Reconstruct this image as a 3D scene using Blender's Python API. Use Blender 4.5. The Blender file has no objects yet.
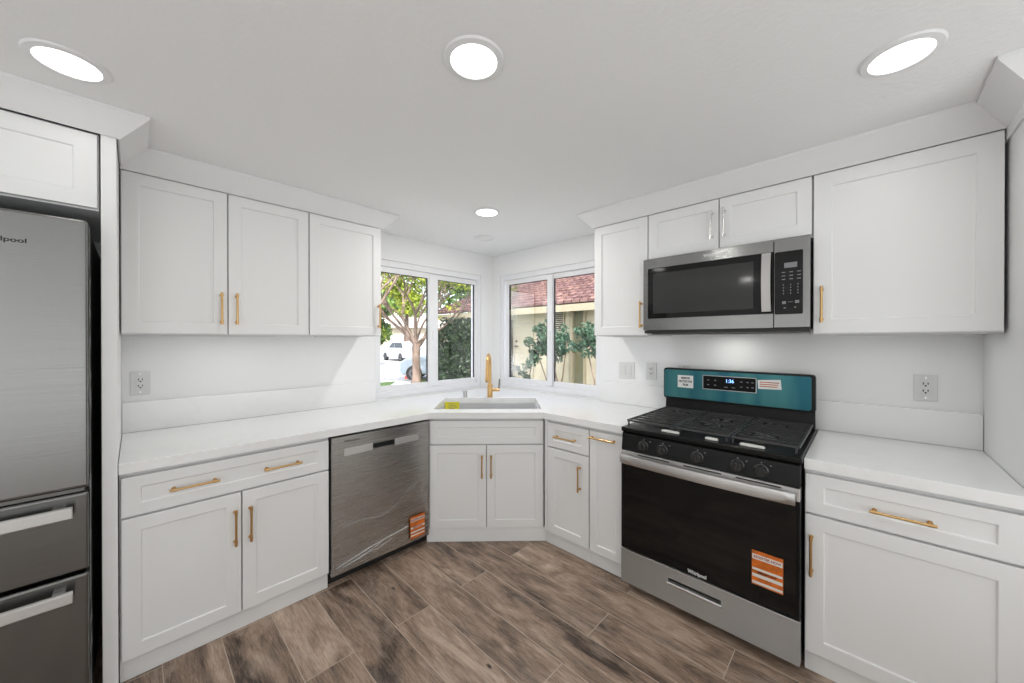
import bpy, bmesh, math, random
from mathutils import Vector, Matrix
PI = math.pi
SC = bpy.context.scene
COL = SC.collection
random.seed(7)

# ------------------------------------------------------------------ camera
cam_d = bpy.data.cameras.new('camera'); cam = bpy.data.objects.new('camera', cam_d); COL.objects.link(cam)
cam.location = (2.8148, -2.6252, 1.4133)
cam.rotation_euler = (PI/2 - 0.0035, 0, PI/4 - 0.0187)
cam_d.sensor_width = 36.0; cam_d.lens = 364.484/1024*36; cam_d.clip_start = .02; cam_d.clip_end = 400
SC.camera = cam
# ------------------------------------------------------------------ colour management
SC.view_settings.view_transform = 'Standard'
SC.view_settings.look = 'None'
SC.view_settings.gamma = 1.0
SC.view_settings.use_curve_mapping = False
SC.view_settings.exposure = -0.07
# ------------------------------------------------------------------ sky and sun
W = bpy.data.worlds.new('sky'); SC.world = W; W.use_nodes = True
nt = W.node_tree; nt.nodes.clear()
sky = nt.nodes.new('ShaderNodeTexSky'); sky.sky_type = 'NISHITA'; sky.sun_disc = False
sky.sun_elevation = math.radians(52); sky.sun_rotation = math.radians(150); sky.dust_density = 2.5
bg = nt.nodes.new('ShaderNodeBackground'); bg.inputs[1].default_value = 0.66
wo = nt.nodes.new('ShaderNodeOutputWorld')
hs = nt.nodes.new('ShaderNodeHueSaturation'); hs.inputs['Saturation'].default_value = .55
nt.links.new(sky.outputs[0], hs.inputs['Color']); nt.links.new(hs.outputs[0], bg.inputs[0]); nt.links.new(bg.outputs[0], wo.inputs[0])

def lamp(name, kind, loc, energy, direction=(0, 0, -1), size=.15, size_y=None, color=(1, 1, 1), shape=None):
    d = bpy.data.lights.new(name, kind); d.energy = energy; d.color = color
    if kind == 'AREA':
        d.shape = shape or ('RECTANGLE' if size_y else 'DISK'); d.size = size
        if size_y: d.size_y = size_y
    o = bpy.data.objects.new(name, d); COL.objects.link(o); o.location = loc
    o.rotation_euler = Vector(direction).to_track_quat('-Z', 'Y').to_euler()
    return o
sun = lamp('sun_light', 'SUN', (0, 0, 12), 7.0, (-.80, .20, -.85)); sun.data.angle = math.radians(.6); sun.data.color = (1, .96, .88)

CEIL = 2.305
WX, WY = -.05, .05          # room faces of the two kitchen walls
RX, RY = 5.4, -5.6          # far walls of the room, behind the camera
lamp('fill_light_side', 'AREA', (RX-.75, -2.9, .95), 52, (-.45, 0, .9), 4.4, 1.8, (.94, .98, 1))  # added fill lamp tilted up; the side wall has no window
lamp('fill_light_rear', 'AREA', (2.6, RY+.75, .95), 31, (0, .45, .9), 4.4, 1.8, (.94, .98, 1))  # second added fill lamp, aimed at the ceiling; no rear window exists

# ------------------------------------------------------------------ materials
def new_mat(name):
    m = bpy.data.materials.new(name); m.use_nodes = True
    return m, m.node_tree, m.node_tree.nodes['Principled BSDF']
def mat(name, col, rough=.5, metal=0, bump=0, bscale=60, spec=.5, coat=0, emit=None, estr=0, alpha=1, vary=0, vscale=5, stretch=(1, 1, 1)):
    m, t, p = new_mat(name)
    p.inputs['Base Color'].default_value = (*col, 1); p.inputs['Roughness'].default_value = rough
    p.inputs['Metallic'].default_value = metal; p.inputs['Specular IOR Level'].default_value = spec
    p.inputs['Coat Weight'].default_value = coat; p.inputs['Alpha'].default_value = alpha
    if emit: p.inputs['Emission Color'].default_value = (*emit, 1); p.inputs['Emission Strength'].default_value = estr
    if bump or vary:
        tc = t.nodes.new('ShaderNodeTexCoord'); mp = t.nodes.new('ShaderNodeMapping'); mp.inputs['Scale'].default_value = stretch
        t.links.new(tc.outputs['Object'], mp.inputs[0])
    if vary:
        n = t.nodes.new('ShaderNodeTexNoise'); n.inputs['Scale'].default_value = vscale; n.inputs['Detail'].default_value = 5
        t.links.new(mp.outputs[0], n.inputs[0])
        r = t.nodes.new('ShaderNodeValToRGB')
        a, b = 1-vary, 1+vary
        r.color_ramp.elements[0].position = .3; r.color_ramp.elements[1].position = .7
        r.color_ramp.elements[0].color = (*[c*a for c in col], 1); r.color_ramp.elements[1].color = (*[min(1, c*b) for c in col], 1)
        t.links.new(n.outputs[0], r.inputs[0]); t.links.new(r.outputs[0], p.inputs['Base Color'])
    if bump:
        n = t.nodes.new('ShaderNodeTexNoise'); n.inputs['Scale'].default_value = bscale; n.inputs['Detail'].default_value = 4
        t.links.new(mp.outputs[0], n.inputs[0])
        b = t.nodes.new('ShaderNodeBump'); b.inputs['Strength'].default_value = bump; b.inputs['Distance'].default_value = .01
        t.links.new(n.outputs[0], b.inputs['Height']); t.links.new(b.outputs[0], p.inputs['Normal'])
    return m
M = {}
M['paint'] = mat('cabinet_paint', (.82, .82, .815), .38)
M['box'] = mat('cabinet_box_paint', (.74, .74, .74), .45)
M['wall'] = mat('wall_paint', (.86, .86, .855), .65, bump=.06, bscale=90)
M['ceil'] = mat('ceiling_paint', (.85, .85, .845), .8, bump=.16, bscale=55)
M['trim'] = mat('white_trim', (.80, .80, .80), .4)
M['vinyl'] = mat('white_vinyl', (.84, .84, .85), .3)
M['gold'] = mat('brushed_gold', (.66, .42, .18), .3, 1, bump=.05, bscale=200)
M['chrome'] = mat('polished_chrome', (.8, .8, .8), .1, 1)
M['display_black'] = mat('display_black', (.004, .004, .005), .3, spec=.12)
M['knob'] = mat('dark_knob_plastic', (.03, .03, .03), .25)
M['lever'] = mat('brushed_grey_metal', (.30, .29, .28), .35, .8)
M['lever2'] = mat('brushed_nickel', (.50, .49, .48), .35, .9)
M['nickel'] = mat('silver_handle', (.75, .74, .72), .22, 1)
M['blackgloss'] = mat('black_enamel', (.007, .007, .007), .3, spec=.22)
M['blackglass'] = mat('black_glass', (.006, .006, .006), .06, spec=.35)
M['iron'] = mat('cast_iron', (.045, .045, .045), .38, bump=.1, bscale=150)
M['rubber'] = mat('black_plastic', (.015, .015, .015), .5)
M['plate'] = mat('white_plate_plastic', (.70, .70, .69), .35)
M['dark'] = mat('dark_slot', (.008, .008, .008), .6)
M['white'] = mat('white_print', (.85, .85, .83), .5)
M['grey_print'] = mat('grey_print', (.22, .22, .23), .5)
M['orange'] = mat('orange_label', (.60, .14, .015), .35, vary=.35, vscale=25)
M['red_print'] = mat('red_print', (.35, .05, .03), .4)
M['yellow'] = mat('yellow_label', (.80, .72, .02), .4)
M['foam'] = mat('white_foam', (.75, .74, .70), .7, bump=.2, bscale=80)
M['blue_led'] = mat('blue_digits', (.1, .3, 1), .3, emit=(.25, .5, 1), estr=3)
M['diffuser'] = mat('lamp_diffuser', (1, 1, 1), .5, emit=(1, .985, .96), estr=6)
M['hob_led'] = mat('hob_lamp_lens', (1, 1, 1), .5, emit=(1, .97, .9), estr=3)

def steel(name, col, rough, axis, aniso=.85):
    m, t, p = new_mat(name)
    p.inputs['Anisotropic'].default_value = aniso; p.inputs['Anisotropic Rotation'].default_value = .25
    tg = t.nodes.new('ShaderNodeTangent'); tg.direction_type = 'RADIAL'; tg.axis = 'Z'; t.links.new(tg.outputs[0], p.inputs['Tangent'])
    p.inputs['Metallic'].default_value = 1; p.inputs['Roughness'].default_value = rough
    p.inputs['Base Color'].default_value = (*col, 1)
    tc = t.nodes.new('ShaderNodeTexCoord'); mp = t.nodes.new('ShaderNodeMapping')
    s = [400, 400, 400]; s[axis] = 3; mp.inputs['Scale'].default_value = s
    t.links.new(tc.outputs['Object'], mp.inputs[0])
    n = t.nodes.new('ShaderNodeTexNoise'); n.inputs['Scale'].default_value = 1; n.inputs['Detail'].default_value = 3
    t.links.new(mp.outputs[0], n.inputs[0])
    r = t.nodes.new('ShaderNodeMapRange'); r.inputs['To Min'].default_value = rough*.75; r.inputs['To Max'].default_value = rough*1.3
    t.links.new(n.outputs[0], r.inputs[0]); t.links.new(r.outputs[0], p.inputs['Roughness'])
    b = t.nodes.new('ShaderNodeBump'); b.inputs['Strength'].default_value = .09; b.inputs['Distance'].default_value = .002
    t.links.new(n.outputs[0], b.inputs['Height']); t.links.new(b.outputs[0], p.inputs['Normal'])
    return m
M['steel'] = steel('brushed_steel', (.32, .32, .315), .21, 0)
M['steel_dark'] = steel('brushed_dark_steel', (.19, .19, .185), .22, 0)
M['steel_light'] = steel('brushed_light_steel', (.62, .61, .60), .38, 0)
M['sink_steel'] = steel('sink_steel', (.72, .72, .72), .42, 0, .3)
M['dishwasher_steel'] = steel('dishwasher_steel', (.50, .50, .49), .26, 0)
M['fridge_steel'] = steel('fridge_door_steel', (.25, .25, .245), .24, 0)
M['strip_steel'] = steel('strip_steel', (.70, .70, .69), .42, 0)
M['steel_front'] = steel('steel_front', (.50, .50, .49), .42, 0)
M['fridge_side'] = mat('dark_grey_enamel', (.10, .10, .10), .45)
# teal protective film over steel: bluish metallic with slow hue change
def teal():
    m, t, p = new_mat('teal_protective_film')
    p.inputs['Metallic'].default_value = .55; p.inputs['Roughness'].default_value = .3
    tc = t.nodes.new('ShaderNodeTexCoord'); mp = t.nodes.new('ShaderNodeMapping'); mp.inputs['Scale'].default_value = (6, 1, .8)
    n = t.nodes.new('ShaderNodeTexNoise'); n.inputs['Scale'].default_value = 1.2
    r = t.nodes.new('ShaderNodeValToRGB')
    r.color_ramp.elements[0].position = .35; r.color_ramp.elements[0].color = (.012, .115, .155, 1)
    r.color_ramp.elements[1].position = .72; r.color_ramp.elements[1].color = (.075, .25, .24, 1)
    t.links.new(tc.outputs['Object'], mp.inputs[0]); t.links.new(mp.outputs[0], n.inputs[0])
    t.links.new(n.outputs[0], r.inputs[0]); t.links.new(r.outputs[0], p.inputs['Base Color'])
    return m
M['teal'] = teal()
def film():
    m, t, p = new_mat('clear_plastic_film')
    tr = t.nodes.new('ShaderNodeBsdfTransparent'); gl = t.nodes.new('ShaderNodeBsdfGlossy'); gl.inputs['Roughness'].default_value = .15
    gl.inputs['Color'].default_value = (.9, .9, .9, 1)
    mx = t.nodes.new('ShaderNodeMixShader'); mx.inputs[0].default_value = .12
    t.links.new(tr.outputs[0], mx.inputs[1]); t.links.new(gl.outputs[0], mx.inputs[2])
    t.links.new(mx.outputs[0], t.nodes['Material Output'].inputs[0])
    return m
M['film'] = film()
M['crease'] = mat('film_crease', (.8, .8, .8), .3, alpha=.38)
def glass():
    m, t, p = new_mat('window_glass')
    tr = t.nodes.new('ShaderNodeBsdfTransparent'); gl = t.nodes.new('ShaderNodeBsdfGlossy'); gl.inputs['Roughness'].default_value = .0
    fr = t.nodes.new('ShaderNodeFresnel'); fr.inputs[0].default_value = 1.45
    mu = t.nodes.new('ShaderNodeMath'); mu.operation = 'MULTIPLY'; mu.inputs[1].default_value = .6
    t.links.new(fr.outputs[0], mu.inputs[0])
    mx = t.nodes.new('ShaderNodeMixShader'); t.links.new(mu.outputs[0], mx.inputs[0])
    t.links.new(tr.outputs[0], mx.inputs[1]); t.links.new(gl.outputs[0], mx.inputs[2])
    t.links.new(mx.outputs[0], t.nodes['Material Output'].inputs[0])
    return m
M['glass'] = glass()
def quartz():
    m, t, p = new_mat('white_quartz')
    p.inputs['Roughness'].default_value = .16
    tc = t.nodes.new('ShaderNodeTexCoord')
    n = t.nodes.new('ShaderNodeTexNoise'); n.inputs['Scale'].default_value = 1.7; n.inputs['Detail'].default_value = 8; n.inputs['Distortion'].default_value = 1.2
    t.links.new(tc.outputs['Object'], n.inputs[0])
    r = t.nodes.new('ShaderNodeValToRGB'); e = r.color_ramp.elements
    e[0].position = .47; e[0].color = (.87, .87, .862, 1); e[1].position = .53; e[1].color = (.87, .87, .862, 1)
    c = r.color_ramp.elements.new(.5); c.color = (.85, .845, .835, 1)
    t.links.new(n.outputs[0], r.inputs[0]); t.links.new(r.outputs[0], p.inputs['Base Color'])
    return m
M['quartz'] = quartz()

def floor_mat():
    m, t, p = new_mat('wood_look_plank_tile')
    L = t.links.new; N = t.nodes.new
    tc = N('ShaderNodeTexCoord'); mp = N('ShaderNodeMapping')
    mp.inputs['Location'].default_value = (-1.157+12.4, -.09+20.25, 0)
    L(tc.outputs['Object'], mp.inputs[0])
    br = N('ShaderNodeTexBrick'); br.offset = .425; br.offset_frequency = 2; br.squash = 1; br.squash_frequency = 2
    br.inputs['Scale'].default_value = 1; br.inputs['Mortar Size'].default_value = .0022; br.inputs['Mortar Smooth'].default_value = .1
    br.inputs['Brick Width'].default_value = 1.24; br.inputs['Row Height'].default_value = .2025; br.inputs['Bias'].default_value = 0
    br.inputs['Color1'].default_value = (0, 0, 0, 1); br.inputs['Color2'].default_value = (1, 1, 1, 1); br.inputs['Mortar'].default_value = (.5, .5, .5, 1)
    L(mp.outputs[0], br.inputs[0])
    # per plank shift of the grain
    sx = N('ShaderNodeVectorMath'); sx.operation = 'MULTIPLY_ADD'; sx.inputs[1].default_value = (37, 19, 11)
    L(br.outputs[0], sx.inputs[0]); L(mp.outputs[0], sx.inputs[2])
    def noise(scale, vec, detail=6, rough=.6, dist=0):
        mm = N('ShaderNodeMapping'); mm.inputs['Scale'].default_value = vec; L(sx.outputs[0], mm.inputs[0])
        n = N('ShaderNodeTexNoise'); n.inputs['Scale'].default_value = scale; n.inputs['Detail'].default_value = detail
        n.inputs['Roughness'].default_value = rough; n.inputs['Distortion'].default_value = dist; L(mm.outputs[0], n.inputs[0]); return n
    g = noise(1, (9, 120, 1), 10, .82, 1.0)         # fine grain along x
    b = noise(1, (2.2, 8, 1), 5, .6, 1.0)          # big blotches
    r1 = N('ShaderNodeValToRGB'); e = r1.color_ramp.elements
    e[0].position = .41; e[0].color = (.040, .025, .018, 1); e[1].position = .66; e[1].color = (.60, .46, .36, 1)
    c = r1.color_ramp.elements.new(.525); c.color = (.275, .190, .138, 1)
    ad = N('ShaderNodeMath'); ad.operation = 'MULTIPLY_ADD'; ad.inputs[1].default_value = .48
    L(g.outputs[0], ad.inputs[0])
    b2 = N('ShaderNodeMath'); b2.operation = 'MULTIPLY'; b2.inputs[1].default_value = .48; L(b.outputs[0], b2.inputs[0]); L(b2.outputs[0], ad.inputs[2])
    pv = N('ShaderNodeMath'); pv.operation = 'MULTIPLY_ADD'; pv.inputs[1].default_value = .08; L(br.outputs[0], pv.inputs[0]); L(ad.outputs[0], pv.inputs[2])
    L(pv.outputs[0], r1.inputs[0])
    # grey-beige weathered patches
    w = noise(1, (5, 14, 1), 6, .7, .5); rw = N('ShaderNodeValToRGB'); rw.color_ramp.elements[0].position = .5; rw.color_ramp.elements[1].position = .72
    L(w.outputs[0], rw.inputs[0]); wm = N('ShaderNodeMath'); wm.operation = 'MULTIPLY'; wm.inputs[1].default_value = .45; L(rw.outputs[0], wm.inputs[0])
    mx = N('ShaderNodeMix'); mx.data_type = 'RGBA'; mx.inputs[7].default_value = (.46, .37, .30, 1)
    L(wm.outputs[0], mx.inputs[0]); L(r1.outputs[0], mx.inputs[6])
    # knots
    vo = N('ShaderNodeTexVoronoi'); vo.inputs['Scale'].default_value = 3.4; mm = N('ShaderNodeMapping'); mm.inputs['Scale'].default_value = (.8, 1.6, 1)
    L(sx.outputs[0], mm.inputs[0]); L(mm.outputs[0], vo.inputs[0])
    kr = N('ShaderNodeValToRGB'); kr.color_ramp.elements[0].position = .025; kr.color_ramp.elements[0].color = (1, 1, 1, 1); kr.color_ramp.elements[1].position = .055; kr.color_ramp.elements[1].color = (0, 0, 0, 1)
    L(vo.outputs['Distance'], kr.inputs[0])
    mk = N('ShaderNodeMix'); mk.data_type = 'RGBA'; mk.inputs[7].default_value = (.02, .014, .01, 1)
    L(kr.outputs[0], mk.inputs[0]); L(mx.outputs[2], mk.inputs[6])
    mo = N('ShaderNodeMix'); mo.data_type = 'RGBA'; mo.inputs[7].default_value = (.46, .37, .30, 1)
    L(br.outputs['Fac'], mo.inputs[0]); L(mk.outputs[2], mo.inputs[6]); L(mo.outputs[2], p.inputs['Base Color'])
    p.inputs['Roughness'].default_value = .42
    iv = N('ShaderNodeMath'); iv.operation = 'MULTIPLY_ADD'; iv.inputs[1].default_value = -1.0; L(br.outputs['Fac'], iv.inputs[0])
    gm = N('ShaderNodeMath'); gm.operation = 'MULTIPLY'; gm.inputs[1].default_value = .5; L(g.outputs[0], gm.inputs[0]); L(gm.outputs[0], iv.inputs[2])
    bp = N('ShaderNodeBump'); bp.inputs['Strength'].default_value = .35; bp.inputs['Distance'].default_value = .003
    L(iv.outputs[0], bp.inputs['Height']); L(bp.outputs[0], p.inputs['Normal'])
    return m
M['floor'] = floor_mat()

# ------------------------------------------------------------------ mesh helpers
class MB:
    def __init__(s): s.v = []; s.f = []
    def add(s, vs, fs):
        k = len(s.v); s.v += [tuple(v) for v in vs]; s.f += [tuple(i+k for i in f) for f in fs]; return s
    def box(s, x0, x1, y0, y1, z0, z1):
        vs = [(x, y, z) for z in (z0, z1) for y in (y0, y1) for x in (x0, x1)]
        return s.add(vs, [(0, 2, 3, 1), (4, 5, 7, 6), (0, 1, 5, 4), (2, 6, 7, 3), (0, 4, 6, 2), (1, 3, 7, 5)])
    def prism(s, poly, a, b, axis='z'):
        n = len(poly)
        def P(u, w, h): return (u, w, h) if axis == 'z' else ((u, h, w) if axis == 'y' else (h, u, w))
        vs = [P(u, w, a) for u, w in poly]+[P(u, w, b) for u, w in poly]
        return s.add(vs, [tuple(range(n))[::-1], tuple(range(n, 2*n))]+[(i, (i+1) % n, n+(i+1) % n, n+i) for i in range(n)])
    def tube(s, pts, r, n=10, cap=True):
        pts = [Vector(p) for p in pts]; rs = r if isinstance(r, (list, tuple)) else [r]*len(pts)
        rings = []; up = None
        for i, p in enumerate(pts):
            d = (pts[min(i+1, len(pts)-1)]-pts[max(i-1, 0)]).normalized()
            if up is None: up = Vector((0, 0, 1)) if abs(d.z) < .9 else Vector((1, 0, 0))
            a = d.cross(up).normalized(); b = a.cross(d).normalized(); up = b
            rings.append([p+a*math.cos(2*PI*k/n)*rs[i]+b*math.sin(2*PI*k/n)*rs[i] for k in range(n)])
        vs = [v for r_ in rings for v in r_]; fs = []
        for i in range(len(pts)-1):
            for k in range(n): fs.append((i*n+k, i*n+(k+1) % n, (i+1)*n+(k+1) % n, (i+1)*n+k))
        if cap: fs += [tuple(range(n))[::-1], tuple(range((len(pts)-1)*n, len(pts)*n))]
        return s.add(vs, fs)
    def lathe(s, prof, c=(0, 0, 0), n=32, axis='z', cap=True):
        vs = []; fs = []
        for r, h in prof:
            for k in range(n):
                a = 2*PI*k/n; u, w = r*math.cos(a), r*math.sin(a)
                q = {'z': (u, w, h), 'y': (u, h, w), 'x': (h, u, w)}[axis]
                vs.append((c[0]+q[0], c[1]+q[1], c[2]+q[2]))
        m = len(prof)
        for i in range(m-1):
            for k in range(n): fs.append((i*n+k, i*n+(k+1) % n, (i+1)*n+(k+1) % n, (i+1)*n+k))
        if cap: fs += [tuple(range(n))[::-1], tuple(range((m-1)*n, m*n))]
        return s.add(vs, fs)
    def build(s, name, m, parent=None, bevel=0, smooth=False, seg=2, solid=0):
        me = bpy.data.meshes.new(name); me.from_pydata(s.v, [], s.f); me.materials.append(m)
        bm = bmesh.new(); bm.from_mesh(me); bmesh.ops.recalc_face_normals(bm, faces=bm.faces); bm.to_mesh(me); bm.free()
        if smooth:
            for p in me.polygons: p.use_smooth = True
            me.set_sharp_from_angle(angle=math.radians(38))
        o = bpy.data.objects.new(name, me); COL.objects.link(o)
        if parent: o.parent = parent
        if solid:
            md = o.modifiers.new('thickness', 'SOLIDIFY'); md.thickness = solid; md.offset = 0
        if bevel:
            md = o.modifiers.new('bevel', 'BEVEL'); md.width = bevel; md.segments = seg; md.limit_method = 'ANGLE'; md.angle_limit = math.radians(40)
            md.harden_normals = False
        return o
def tag(o, label, cat=None, group=None, kind=None):
    if label: o['label'] = label
    if cat: o['category'] = cat
    if group: o['group'] = group
    if kind: o['kind'] = kind
    return o
def thing(name, label, cat, loc=(0, 0, 0), rz=0, group=None):
    o = bpy.data.objects.new(name, None); COL.objects.link(o); o.location = loc; o.rotation_euler = (0, 0, rz); o.empty_display_size = .1
    return tag(o, label, cat, group)
def struct(name, mb, m, label=None, **k):
    o = mb.build(name, m, **k); o['kind'] = 'structure'
    if label: o['label'] = label
    return o
def text(name, body, size, m, parent, loc, rot, ext=.0004, width=None, bold=0, label=None):
    cu = bpy.data.curves.new(name, 'FONT'); cu.body = body; cu.size = size; cu.extrude = ext; cu.align_x = 'CENTER'; cu.align_y = 'CENTER'; cu.offset = bold
    t = bpy.data.objects.new('tmp', cu); COL.objects.link(t)
    dg = bpy.context.evaluated_depsgraph_get(); me = bpy.data.meshes.new_from_object(t.evaluated_get(dg))
    bpy.data.objects.remove(t); me.materials.clear(); me.materials.append(m)
    if width:
        w = max(v.co.x for v in me.vertices)-min(v.co.x for v in me.vertices); k = width/w
        for v in me.vertices: v.co.x *= k
    o = bpy.data.objects.new(name, me); COL.objects.link(o); o.parent = parent; o.location = loc; o.rotation_euler = rot
    if label: o['label'] = label
    return o
FRONT = (PI/2, 0, 0)     # text standing up and facing local -Y
ROT_L, ROT_R, ROT_D = PI/2, 0.0, PI/4

# ------------------------------------------------------------------ room shell
struct('floor', MB().box(WX, RX, RY, WY, -.05, 0), M['floor'], 'brown wood look plank tile floor')
struct('ceiling', MB().box(WX-.15, RX+.1, RY-.1, WY+.15, CEIL, CEIL+.12), M['ceil'], 'white lightly textured ceiling')
# window openings: left wall y -1.26..-.115, right wall x .06..1.257
LWa, LWb, RWa, RWb, WZ0, WZ1 = -1.262, -.115, .062, 1.257, .93, 2.085
w = MB(); w.box(WX-.13, WX, RY, LWa, 0, CEIL); w.box(WX-.13, WX, LWb, WY+.13, 0, CEIL)
w.box(WX-.13, WX, LWa, LWb, 0, WZ0); w.box(WX-.13, WX, LWa, LWb, WZ1, CEIL)
struct('wall_left', w, M['wall'], 'white kitchen wall behind the left cabinets')
w = MB(); w.box(WX, RWa, WY, WY+.13, 0, CEIL); w.box(RWb, RX, WY, WY+.13, 0, CEIL)
w.box(RWa, RWb, WY, WY+.13, 0, WZ0); w.box(RWa, RWb, WY, WY+.13, WZ1, CEIL)
struct('wall_right', w, M['wall'], 'white kitchen wall behind the range')
struct('wall_back', MB().box(WX, RX, RY-.1, RY, 0, CEIL), M['wall'])
struct('wall_side', MB().box(RX, RX+.1, RY, WY, 0, CEIL), M['wall'])

def window(name, label, rz, loc, a, b, g):
    """a..b opening along local x; front (room) face at local y=0, recess goes to +y. g = four x edges of the two panes"""
    t = bpy.data.objects.new(name, None); COL.objects.link(t); t.location = loc; t.rotation_euler = (0, 0, rz); t['kind'] = 'structure'; t['label'] = label
    e = .0015; d0, d1 = .006, .10
    f = MB(); z0, z1 = WZ0+e, WZ1-e; a += e; b -= e
    fw = .05
    f.box(a, b, d0, d1, z0, z0+.050); f.box(a, b, d0, d1, z1-fw, z1); f.box(a, a+fw, d0, d1, z0+.050, z1-fw); f.box(b-fw, b, d0, d1, z0+.05, z1-fw)
    f.build('window_frame', M['vinyl'], t, bevel=.003)
    for (p, q, dd) in ((g[0], g[1], .022), (g[2], g[3], .032)):
        s = MB(); sw = .045; zb, zt = 1.03, 1.985
        p0 = max(p-sw, a+fw-.01); q0 = min(q+sw, b-fw+.01)
        zl = zb-.05
        s.box(p0, p, dd, dd+.02, zl, zt+.045); s.box(q, q0, dd, dd+.02, zl, zt+.045)
        s.box(p, q, dd, dd+.02, zl, zb); s.box(p, q, dd, dd+.02, zt, zt+.045)
        so = s.build('sash', M['vinyl'], t, bevel=.002)
        MB().box(p-.003, q+.003, dd+.009, dd+.013, zb-.003, zt+.003).build('pane', M['glass'], so)
        MB().box(p-.001, p+.006, dd+.003, dd+.0202, zb, zt).box(q-.006, q+.001, dd+.003, dd+.0202, zb, zt).box(p, q, dd+.003, dd+.019, zt-.004, zt).build('gasket', M['rubber'], so)
    mid = (g[1]+g[2])/2
    MB().box(g[1]+.01, g[2]-.004, .014, .0215, .99, 2.025).build('meeting_stile', M['vinyl'], t, bevel=.003)
    MB().box(mid-.01, mid+.01, .002, .0135, 1.42, 1.50).build('latch', M['vinyl'], t, bevel=.004)
    return t
window('window_1', 'white sliding window left of the corner looking onto the driveway', ROT_L, (WX, 0, 0), LWa, LWb, (-1.212, -.745, -.635, -.18))
window('window_2', 'white sliding window right of the corner facing the cream stucco house', ROT_R, (0, WY, 0), RWa, RWb, (.175, .675, .745, 1.207))

# ------------------------------------------------------------------ cabinets
def shaker(name, parent, x0, x1, z0, z1, yf, m=None, th=.02, rail=.056, railz=None, rec=.007):
    """door / drawer front, face at local y=yf"""
    rz = railz or rail; yb = yf+th; i = .0025
    O = [(x0, z0), (x1, z0), (x1, z1), (x0, z1)]
    I = [(x0+rail, z0+rz), (x1-rail, z0+rz), (x1-rail, z1-rz), (x0+rail, z1-rz)]
    J = [(x0+rail+i, z0+rz+i), (x1-rail-i, z0+rz+i), (x1-rail-i, z1-rz-i), (x0+rail+i, z1-rz-i)]
    vs = [(x, yf, z) for x, z in O]+[(x, yf, z) for x, z in I]+[(x, yf+rec, z) for x, z in J]+[(x, yb, z) for x, z in O]
    fs = []
    for k in range(4):
        n = (k+1) % 4
        fs += [(k, n, 4+n, 4+k), (4+k, 4+n, 8+n, 8+k), (k, 12+k, 12+n, n)]
    fs += [(8, 9, 10, 11), (12, 15, 14, 13)]
    mb = MB(); mb.add(vs, fs)
    return mb.build(name, m or M['paint'], parent, bevel=.0012, seg=1)
def pull(parent, cx, cz, yf, length=.165, vertical=True, m=None):
    """slim bar pull on two collared posts"""
    mb = MB(); h = length/2; r = .0052; so = yf-.030
    def P(t, y): return (cx, y, cz+t) if vertical else (cx+t, y, cz)
    mb.tube([P(-h, so), P(h, so)], r, 12)
    for s in (-1, 1):
        t = s*(h-.012)
        mb.tube([P(t, yf), P(t, so)], .0042, 10)
        mb.tube([P(t, yf), P(t, yf-.004)], .0075, 12)
        mb.tube([P(s*(h-.020), so), P(s*(h-.004), so)], r*1.25, 12)
        mb.tube([P(s*h, so), P(s*(h+.003), so)], r*1.1, 12)
    return mb.build('handle', m or M['gold'], parent, smooth=True)
ZD1, ZD2, ZD3, ZDB, ZBOX = .850, .688, .678, .098, .868
def base_box(t, w, depth, toe=.03, back=.045, kick=True, zb=.10, x0=0):
    b = MB(); p = .018
    b.box(x0, x0+w, -(depth-.021), back, zb, ZBOX)
    b.build('carcass', M['box'], t, bevel=.001, seg=1)
    MB().box(x0, x0+w, -(depth-toe), -(depth-toe)+.016, 0, zb-.001).build('toe_kick', M['paint'], t, bevel=.001, seg=1)

# --- left base cabinet (two doors under one wide drawer)
B = .646
t = thing('base_cabinet', 'white shaker base cabinet left of the dishwasher, two doors under one wide drawer', 'cabinet', (0, -2.668, 0), ROT_L)
base_box(t, .808, B)
d = shaker('drawer', t, .006, .804, ZD2, ZD1, -B, railz=.047); pull(d, .233, .766, -B, .165, False); pull(d, .577, .766, -B, .165, False)
d = shaker('door', t, .006, .402, ZDB, ZD3, -B); pull(d, .378, .52, -B)
d = shaker('door', t, .408, .804, ZDB, ZD3, -B); pull(d, .438, .52, -B)
# --- sink base (diagonal)
t = thing('sink_base_cabinet', 'white shaker corner cabinet below the sink with two doors and a false drawer front', 'cabinet', (0, 0, 0), ROT_D)
DD = 1.294
b = MB(); b.box(-.405, .41, -(DD-.021), -(DD-.040), .10, ZBOX); b.box(-.405, -.387, -(DD-.040), -.70, .10, ZBOX-.0); b.box(.392, .41, -(DD-.040), -.70, .10, ZBOX); b.box(-.387, .392, -(DD-.04), -.70, .10, .118)
b.build('carcass', M['box'], t)
MB().box(-.415, .428, -(DD-.008), -(DD-.024), 0, .099).build('toe_kick', M['paint'], t)
shaker('drawer_front', t, -.394, .40, ZD2, ZD1, -DD, railz=.047)
d = shaker('door', t, -.394, .001, ZDB, ZD3, -DD); pull(d, -.028, .535, -DD, .155)
d = shaker('door', t, .006, .40, ZDB, ZD3, -DD); pull(d, .036, .535, -DD, .155)
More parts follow.
